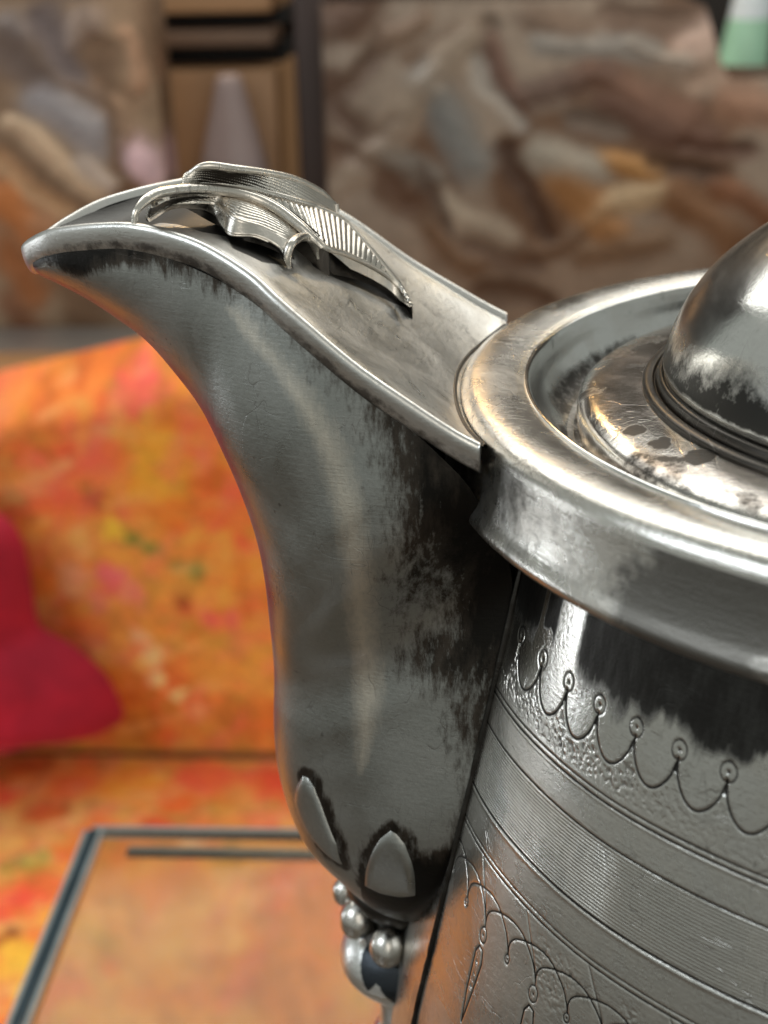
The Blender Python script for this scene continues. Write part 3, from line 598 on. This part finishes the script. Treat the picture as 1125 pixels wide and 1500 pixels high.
P_ = arcres(np.vstack([W(ORN['far_low'])[-1], W(ORN['far_low'])[-1]*.5+W(ORN['far_up'])[-1]*.5, W(ORN['far_up'])[-1]]), 20); part('edge_bead', tube(P_, .04, 10))
P_ = C3('wing_skirt', 120); part('edge_bead', tube(P_[:100], .018, 8))
# inner walls down to the plate, black to paint the shade of the cavities
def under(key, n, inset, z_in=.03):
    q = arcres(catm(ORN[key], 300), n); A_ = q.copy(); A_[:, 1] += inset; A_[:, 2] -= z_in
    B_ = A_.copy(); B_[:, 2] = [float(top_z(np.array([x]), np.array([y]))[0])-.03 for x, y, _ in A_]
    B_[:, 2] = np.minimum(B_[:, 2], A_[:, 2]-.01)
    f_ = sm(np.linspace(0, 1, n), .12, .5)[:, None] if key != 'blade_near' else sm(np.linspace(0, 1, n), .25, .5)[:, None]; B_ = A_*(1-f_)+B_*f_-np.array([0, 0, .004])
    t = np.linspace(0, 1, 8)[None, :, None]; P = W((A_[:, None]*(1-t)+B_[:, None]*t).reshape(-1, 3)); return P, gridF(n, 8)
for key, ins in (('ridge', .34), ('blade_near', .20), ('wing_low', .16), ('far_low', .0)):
    part('cavity_shade', under(key, 100, ins), M_dark)

# ---- collar ring, channel and lid
RC, RE = .08, .97
prof = [(4.30, -.62), (4.42, -.60), (4.56, -.50), (4.68, -.33), (4.745, -.16), (4.775, -.07), (4.80, -.040), (4.84, -.030), (4.95, .005), (5.12, .035), (5.28, .035), (5.40, .010), (5.475, -.05), (5.51, -.13), (5.525, -.30), (5.55, -.50), (5.59, -.68), (5.625, -.76), (5.650, -.82), (5.640, -.89), (5.58, -.94), (5.48, -.95), (5.30, -.93), (5.0, -.96), (4.7, -1.0)]
v, f, p, t = lathe(prof, 420, RC, RE, res=150)
A_ = np.degrees(np.arctan2(v[:, 1], v[:, 0])); r_ = np.hypot((v[:, 0]-RC), v[:, 1]/RE)
wall = (v[:, 2] < -.15) & (r_ > 5.3)
al = A_*.095
pt = np.where(wall, .36+.40*sm(fbm(al*.8+20, v[:, 2]*.9+al*.15, 53, 5), .42, .62), 0)
pt = np.maximum(pt, np.where(wall, .62*sm(-A_, 163.0, 165.0)*(A_ < 0), 0))
for a0, w0, s0 in ((-157.5, .8, .75), (-159.3, .5, .6), (-154.8, .5, .5)):
    pt = np.maximum(pt, np.where(wall, s0*np.exp(-((A_-a0+(v[:, 2]+.5)*1.5)/w0)**2)*sm(-v[:, 2], .2, .35)*(1-sm(-v[:, 2], .55, .75)), 0))
pt = np.maximum(pt, np.where((r_ < 4.7) & (v[:, 2] < -.3), .6, 0))
collar = mesh('collar', v, f, M_collar, pot, {'patina_and_shade': pt})
cp = [(4.20, -.66), (4.30, -.64), (4.43, -.595), (4.56, -.49), (4.675, -.32), (4.735, -.16), (4.768, -.06), (4.790, -.022), (4.812, -.012), (4.832, -.020), (4.845, -.05)]
cv, cf, _, _ = lathe([(r0+(-.004 if k < 6 else 0), z0+.006) for k, (r0, z0) in enumerate(cp)], 420, RC, RE, res=90)
ca = np.degrees(np.arctan2(cv[:, 1], cv[:, 0]))
mesh('channel', cv, cf, M_mirror, collar, {'patina_and_shade': .62*(1-sm(cv[:, 2], -.50, -.28))*sm(fbm(ca*.09+40, cv[:, 2]*2, 55), .2, .5)})
prof = [(3.2, -.12), (3.50, -.135), (3.62, -.15), (3.85, -.165), (4.08, -.20), (4.20, -.245), (4.265, -.32), (4.27, -.45), (4.24, -.65)]
v, f, p, t = lathe(prof, 360, RC, RE, res=90)
v[:, 2] += .010*(fbm(v[:, 0]*1.2, v[:, 1]*1.2, 61)-.5)
fb = fbm(v[:, 0]*1.9+5, v[:, 1]*1.9, 63)
pt = .55*sm(fb, .52, .66)
for cx_, cy_, r_ in ((-3.72, -.95, .20), (-3.55, -1.35, .17), (-3.25, -1.75, .22)):
    pt = np.maximum(pt, .8*sm(-np.hypot((v[:, 0]-cx_), (v[:, 1]-cy_)*.8)-.22*(fbm(v[:, 0]*5, v[:, 1]*5, 65)-.5), -r_, -r_*.4))
lid = mesh('lid', v, f, M_lid, pot, {'patina_and_shade': pt})
prof = [(3.60, -.16), (3.60, -.115), (3.56, -.085), (3.50, -.085), (3.475, -.12), (3.46, -.06), (3.44, -.02), (3.41, -.005), (3.385, -.03), (3.37, -.02)]
v, f, p, t = lathe(prof, 300, RC, RE, res=60); mesh('moulding', v, f, M_dark, lid, {'patina_and_shade': np.zeros(len(v))})
prof = [(3.36, -.06), (3.40, .06), (3.385, .18), (3.31, .43), (3.18, .71), (2.94, 1.04), (2.58, 1.36), (2.1, 1.68), (1.5, 1.97), (.8, 2.16), (.01, 2.22)]
v, f, p, t = lathe(prof, 360, RC, RE, res=140)
A_ = np.degrees(np.arctan2(v[:, 1], v[:, 0]))
pt = .78*(1-sm(v[:, 2]+.16*(fbm(A_*.12, v[:, 2]*2, 71)-.5)*2+.10*sm(A_, -150, -170), .15, .95))*sm(v[:, 2], .03, .13)
dome = mesh('dome', v, f, M_dome, lid, {'patina_and_shade': pt})
v, f, p, t = lathe([(.01, 3.0), (.3, 2.95), (.48, 2.7), (.3, 2.42), (.22, 2.3), (.5, 2.2), (.55, 2.14)], 64, RC, RE, res=40); mesh('knob', v, f, M_bead, lid)

# ---- handle on the far side, opposite the spout
hp = catm([(-4.8, 0, -1.6), (-6.6, 0, -.8), (-8.6, 0, -1.4), (-9.8, 0, -4.0), (-9.6, 0, -7.5), (-8.4, 0, -11.0), (-6.5, 0, -12.8)], 80)
mesh('handle', *tube(W(hp), .42, 20), M_bead, pot)

# ------------------------------------------------------------------ glass table the pot stands on
gt = thing('glass_table', 'clear glass table top with thick polished edges under the silver coffee pot', 'table', (0, 0, -80.))
mg, N, L, b = mat('clear_glass')
b.inputs['Base Color'].default_value = (.74, .72, .66, 1); b.inputs['Roughness'].default_value = .02; b.inputs['Transmission Weight'].default_value = 1; b.inputs['IOR'].default_value = 1.5
nn = noise_node(N, L, .6, 3, .5); rr = ramp(N, L, nn.outputs[0], [(.4, .015), (.7, .09)]); L.new(rr.outputs[0], b.inputs['Roughness'])
me_ = plain('polished_edge_glass', (.035, .055, .068), .12, 0., .3, 1.)
mpl = plain('bevel_glass', (.34, .38, .38), .2, 0., .3, 1.)
mgr = plain('pale_edge_glass', (.26, .25, .23), .25, 0., .2, 1.)
def box(x0, x1, y0, y1, z0, z1, bev=.0):
    V = np.array([(x, y, z) for x in (x0, x1) for y in (y0, y1) for z in (z0, z1)], float)
    return V, np.array([(0, 1, 3, 2), (4, 6, 7, 5), (0, 4, 5, 1), (2, 3, 7, 6), (0, 2, 6, 4), (1, 5, 7, 3)])
def bevbox(name, dims, m, parent, bev=.1, seg=3, **k):
    o = mesh(name, *box(*dims), m, parent, smooth=False, **k)
    mod = o.modifiers.new('bevel', 'BEVEL'); mod.width = bev*S; mod.segments = seg; mod.limit_method = 'NONE'
    return o
bevbox('glass_top', (-15.35, 20, -16, 18.0, -19.85, -19.002), mg, gt, .06)
bevbox('polished_edge', (-15.79, -15.47, -16, 18.0, -19.87, -19.0), me_, gt, .04)
bevbox('polished_edge', (-15.468, -15.352, -16, 18.0, -19.86, -18.998), mpl, gt, .03)
bevbox('polished_edge', (-15.92, -15.792, -16, 18.0, -19.84, -19.02), mpl, gt, .05)
bevbox('polished_edge', (-15.70, 20, 18.002, 18.16, -19.12, -19.0), mgr, gt, .03)
bevbox('added_edge_line', (-14.6, 20, 17.6, 17.95, -20.45, -20.15), mgr, gt, .05)  # strip added under the glass to draw its lower back edge line
for x_, y_ in ((-14, -14), (18, -14), (-14, 16), (18, 16)):
    if x_ < 0 and y_ > 0: continue
    mesh('leg', *tube([(x_, y_, -19.9), (x_, y_, -40), (x_, y_, -80)], 1.1, 16), M_dark, gt)

# ------------------------------------------------------------------ floral upholstered sofa
M_fab = printed('floral_fabric', .9, 0, .0, 0, 30)
sofa = thing('floral_sofa', 'sofa upholstered in orange and red floral fabric behind the glass table', 'sofa', (0, 60, -80.))
PAL = [(232, 104, 62), (238, 96, 78), (222, 150, 52), (196, 108, 40), (128, 132, 48), (240, 196, 132), (232, 100, 104), (150, 74, 30), (236, 130, 48), (214, 160, 74)]
def paint(x, y, base, blobs, seed, jit=1.0):
    wx = x+jit*1.6*(fbm(x*.45+3, y*.45, seed)-.5)+jit*.9*(fbm(x*1.6, y*1.6, seed+9)-.5); wy = y+jit*1.6*(fbm(x*.45, y*.45+9, seed+3)-.5)+jit*.9*(fbm(x*1.6+5, y*1.6, seed+12)-.5)
    n = fbm(x*.30, y*.30, seed+5)[..., None]; n2 = fbm(x*.9, y*.9, seed+7)[..., None]
    c = lin(base[0])*(1-sm(n, .35, .65))+lin(base[1])*sm(n, .35, .65); c = c*(.8+.4*n2)
    wsum = np.full(x.shape, .20); acc = c*.20
    for bx, by, r, R_, G_, B_ in blobs:
        w = np.exp(-((wx-bx)**2+(wy-by)**2)/(r*r*.62))**1.7*12.0; wsum = wsum+w; acc = acc+w[..., None]*lin((R_, G_, B_))
    c = acc/wsum[..., None]
    # woven leaf and petal strokes over the large patches
    for k, col in enumerate(PAL):
        a = .7*k; u = (x*math.cos(a)+y*math.sin(a)); v = (-x*math.sin(a)+y*math.cos(a))
        u = u+.8*fbm(x*.8, y*.8, seed+20+k); m = sm(fbm(u*.40+k*9, v*.95+k*5, seed+40+k, 3), .60, .74)[..., None]*.24
        c = c*(1-m)+lin(col)*m
    n3 = fbm(x*1.7+2, y*1.7, seed+15)[..., None]; c = c*(.80+.40*n3)
    c = (c**1.10)*1.5
    return np.clip(c, 0.003, .93)
def extra(x0, x1, y0, y1, n, seed, keep):
    r = np.random.default_rng(seed); o = []
    for _ in range(n):
        x = r.uniform(x0, x1); y = r.uniform(y0, y1)
        if keep(x, y): o.append((x, y, r.uniform(.5, 1.7), *PAL[r.integers(len(PAL))]))
    return o
nx, nz = 420, 200
xs = np.linspace(-70, 40, nx); zs = np.linspace(-17, -52, nz); Xg, Zg = np.meshgrid(xs, zs, indexing='ij')
bl = list(BACK)+extra(-70, 40, -52, -17, 330, 5, lambda x, y: not (-33 < x < -13))
Cc = paint(Xg, Zg, ((196, 112, 48), (206, 142, 66)), bl, 80)
# padded back cushion: rolls away at the top and into the seat crease
ztop = -18.2+.23*(np.minimum(Xg, -18)+31.9)-2.7; ztop = ztop-8.5*np.clip((Xg+19.5)/7.5, 0, 1)**1.3
tt = np.linspace(0, 1, nz)[None]; Zb = ztop*(1-tt)-52*tt
Yb = 62+6*np.clip(1-tt/.10, 0, 1)**2.2-.5*np.sin(np.pi*tt)+2.0*np.clip((tt-.70)/.3, 0, 1)**2+.5*(fbm(Xg*.12, Zb*.12, 90)-.5)
Cc = paint(Xg, Zb, ((196, 112, 48), (206, 142, 66)), bl, 80)
mesh('back_cushion', np.stack([Xg, Yb, Zb], -1).reshape(-1, 3), gridF(nx, nz), M_fab, sofa, cols=Cc.reshape(-1, 3))
mesh('back_frame', *box(-70, 40, 66.5, 74, -80, -22), plain('sofa_back_cloth', (.32, .16, .06), .9), sofa, smooth=False)
ny = 200
ys = np.linspace(0, 1, ny)
Xg, Tg = np.meshgrid(xs, ys, indexing='ij')
# seat cushion: flat, rounded nose at the front, then down
Yp = np.interp(Tg, [0, .62, .72, .78, 1], [66, 34, 31, 29.5, 29.5]); Zp = -45.5+np.interp(Tg, [0, .05, .62, .72, .78, 1], [-1.2, 0, 0, -1.2, -4, -22])+.7*(fbm(Xg*.1, Tg*4, 95)-.5)
bl = list(SEAT)+extra(-70, 40, 28, 68, 330, 6, lambda x, y: not (-38 < x < -3))
Cc = paint(Xg, Yp+(Zp+45.5)*.8, ((190, 120, 62), (206, 150, 86)), bl, 84)
mesh('seat_cushion', np.stack([Xg, Yp, Zp], -1).reshape(-1, 3), gridF(nx, ny), M_fab, sofa, cols=Cc.reshape(-1, 3))
mesh('piping', *tube(np.stack([np.linspace(-70, 40, 60), np.full(60, 61.6), np.full(60, -45.9)], 1), .55, 10), plain('piping_cloth', (.20, .07, .02), .9), sofa)
mesh('base_frame', *box(-69, 39, 31.5, 66, -80, -66), plain('sofa_base_cloth', (.32, .16, .06), .9), sofa, smooth=False)

# ------------------------------------------------------------------ crimson cushion
def cushion():
    P = np.array(CUSH); ctr = np.array([-49., -37.])
    # outline: traced corner, then the rest of a square cushion out to the left
    rest = np.array([(-41, -42.5), (-50, -44.2), (-60, -43.5), (-64, -42.8), (-63, -36), (-62.5, -30), (-63, -26), (-64, -17), (-57, -17.6), (-48, -19.4), (-40, -21.2), (-33, -22.6), (-30.2, -22.9)]); rest = rest*1.135+np.array([.74, -.60])
    ol = arcres(np.vstack([catm(P, 200), catm(rest, 300), P[:1]]), 241)[:-1]
    rs = np.linspace(0, 1, 40); n = len(ol)
    X = ctr[0]+(ol[None, :, 0]-ctr[0])*rs[:, None]; Zc = ctr[1]+(ol[None, :, 1]-ctr[1])*rs[:, None]
    hh = 5.0*(1-rs[:, None]**3.2)**.6+(2.6*(fbm(X*.20, Zc*.20, 101)-.5)+1.5*(fbm(X*.5+.35*Zc, Zc*.2, 102, 2)-.5))*(1-rs[:, None]**4)
    lean = 58.5+(Zc+40)*.03
    A_ = np.stack([X, lean-hh, Zc], -1).reshape(-1, 3); B_ = np.stack([X, lean+hh*.5, Zc], -1).reshape(-1, 3)
    g_ = gridF(len(rs), n, closev=True)
    return join([(A_, g_), (B_, g_[:, ::-1])])
mc, N, L, b = mat('crimson_velvet')
nn = noise_node(N, L, .35, 5, .6); r_ = ramp(N, L, nn.outputs[0], [(.3, tuple(lin((150, 12, 38)))), (.7, tuple(lin((188, 22, 50))))])
L.new(r_.outputs[0], b.inputs['Base Color']); b.inputs['Roughness'].default_value = .9; b.inputs['Sheen Weight'].default_value = .25; b.inputs['Sheen Tint'].default_value = (1, .3, .5, 1)
co = mesh('velvet_cushion', *cushion(), mc); co['label'] = 'plain crimson velvet cushion leaning in the corner of the floral sofa'; co['category'] = 'cushion'

# ------------------------------------------------------------------ embossed silverware behind the sofa
M_rel = printed('embossed_metal', .38, .40, 0, 0, 20)
def relief(name, x0, x1, z0, z1, yc, bulge, strokes, base, seed, parent, thick=3., top=None):
    nx, nz = 300, 260
    X, Z = np.meshgrid(np.linspace(x0, x1, nx), np.linspace(z0, z1, nz), indexing='ij')
    if top: Z = z0+(Z-z0)*(np.interp(X, *top)-z0)/(z1-z0)
    wx = X+2.6*(fbm(X*.22, Z*.22, seed)-.5); wz = Z+2.6*(fbm(X*.22+5, Z*.22, seed+4)-.5)
    n = fbm(wx*.15, wz*.15, seed+6, 3); n2 = fbm(wx*.8, wz*.8, seed+8)
    h = .7*n+.05*n2
    c = lin(base[0])*(1-sm(n, .38, .60)[..., None])+lin(base[1])*sm(n, .38, .60)[..., None]
    ws = np.full(X.shape, .22); acc = c*.22
    for ax, az, bx, bz, w, R_, G_, B_, s in strokes:  # strokes emboss the metal and paint its highlights and shading into the colour
        d = segdist(wx, wz, [(ax, az), (bx, bz)]); k = np.exp(-(d/(w*.75))**2); h = h+s*.38*k
        k = k*2.0; ws = ws+k; acc = acc+k[..., None]*lin((R_, G_, B_))
    c = acc/ws[..., None]*(.90+.28*n2[..., None])*1.22
    ex = (X-(x0+x1)/2)/((x1-x0)/2); ez = (Z-(z0+z1)/2)/((z1-z0)/2)
    Y = yc-bulge*np.sqrt(np.clip(1-ex**2*.96, 0, 1))*(1-.25*ez**2)-h*.30
    V1 = np.stack([X, Y, Z], -1).reshape(-1, 3); V2 = np.stack([X, 2*yc-Y+thick+0*h, Z], -1).reshape(-1, 3)
    g = gridF(nx, nz)
    V, Fc = join([(V1, g), (V2, g[:, ::-1])])
    return mesh(name, V, Fc, M_rel, parent, cols=np.vstack([c.reshape(-1, 3)]*2))
ru = thing('embossed_silver_urn', 'large brown-grey embossed metal urn behind the pot, filling the upper right', 'urn', (8, 100, -34))
relief('urn_body', -15.4, 32, -34, -1.5, 94, 3.0, RR, ((104, 76, 56), (146, 128, 112)), 200, ru, top=([-16, 10.5, 12.2, 13.6, 14.2, 33], [-1.5, -1.4, -2.1, -6.2, -7.0, -7.2]))
v, f, p, t = lathe([(9, -34.), (10, -32), (16, -31), (17, -33), (17, -34.)], 64, 8, .5, res=30); v[:, 1] += 98; mesh('foot', v, f, M_rel, ru, cols=np.tile(lin((90, 70, 55)), (len(v), 1)))
lv = thing('embossed_silver_vase', 'embossed grey and tan metal vase behind the sofa at the upper left', 'vase', (-40, 88, -40))
relief('vase_body', -58, -26.6, -40, -.5, 88, 3.0, RL, ((120, 92, 70), (150, 124, 100)), 230, lv)

# dark cabinet with tan panels between the two vessels
cab = thing('tan_cabinet', 'tan wooden cabinet with two black slots between the embossed urn and vase', 'cabinet', (-24, 112, -60))
M_tan = plain('tan_wood', tuple(lin((196, 150, 108))), .45, 0, .35, .08); M_blk = plain('black_slot', (.008, .007, .007), .6); M_lav = plain('lilac_patch', tuple(lin((182, 164, 164))), .5, 0, .2, .1)
bevbox('panel', (-42, -19.9, 101, 115, -2.55, 6), M_tan, cab, .3)
bevbox('shelf', (-42, -19.9, 100.6, 115, -5.0, -3.85), plain('brown_shelf', tuple(lin((120, 92, 72))), .4), cab, .1)
bevbox('panel', (-42, -19.9, 101, 115, -60, -6.75), M_tan, cab, .3)
bevbox('slot_back', (-42, -19.9, 106, 115.2, -6.8, -2.5), M_blk, cab, .1)
v, f, p, t = lathe([(.01, -6.9), (.8, -6.95), (1.1, -7.6), (1.5, -9.2), (2.1, -11.5), (2.6, -13.6), (2.7, -15), (2.4, -17), (.01, -17)], 48, -23.3, 1, res=40); v[:, 1] += 98.5
jr = mesh('lilac_jar', v, f, M_lav); jr['label'] = 'small pale lilac jar in front of the tan cabinet'; jr['category'] = 'jar'
post = bevbox('dark_post', (-17.9, -15.0, 97, 104, -60, 5), plain('dark_brown_wood', tuple(lin((62, 42, 34))), .5, 0, .3, .1), None, .3); post['label'] = 'dark brown wooden post beside the embossed urn'; post['category'] = 'post'

# grey metal tray rail above the sofa back, and a green-white bottle far right
bevt = bevbox('grey_tray', (-50, -20, 72, 84, -24.5, -23.0), plain('dull_grey_metal', (.24, .23, .22), .4, .6), None, .5); bevt['label'] = 'dull grey metal tray standing behind the sofa back'; bevt['category'] = 'tray'
bt = thing('glass_bottle', 'white and green glass bottle at the upper right edge behind the pot', 'bottle', (19.5, 118, -40))
def shear(v): v[:, 0] += (v[:, 2]+12)*.10+19.9; v[:, 1] += 118; return v
v, f, p, t = lathe([(.01, -14), (2.6, -14), (2.5, -12), (2.2, -8), (1.9, -4.8)], 48, 0, 1, res=30); mesh('green_band', shear(v), f, plain('green_glass', (.46, .78, .55), .25), bt)
v, f, p, t = lathe([(1.9, -4.8), (1.6, -1.0), (1.3, 3), (1.1, 7), (.01, 7)], 48, 0, 1, res=30); mesh('bottle_neck', shear(v), f, plain('milky_glass', (.85, .92, .95), .15, 0, .03), bt)
v, f, p, t = lathe([(2.6, -14.01), (3.2, -18), (3.3, -34), (3.2, -40), (.01, -40)], 48, 0, 1, res=30); mesh('bottle_body', shear(v), f, M_tan, bt)

# ------------------------------------------------------------------ setting
mesh('wall', *box(-140, 140, 150, 152, -80, 120), plain('dark_wall', (.045, .038, .034), .8), kind='structure', smooth=False)
mesh('floor', *box(-200, 200, -150, 152, -82, -80), plain('floor_boards', (.16, .12, .09), .5), kind='structure', smooth=False)
for o in bpy.data.objects:
    if '_o' in o: del o['_o']
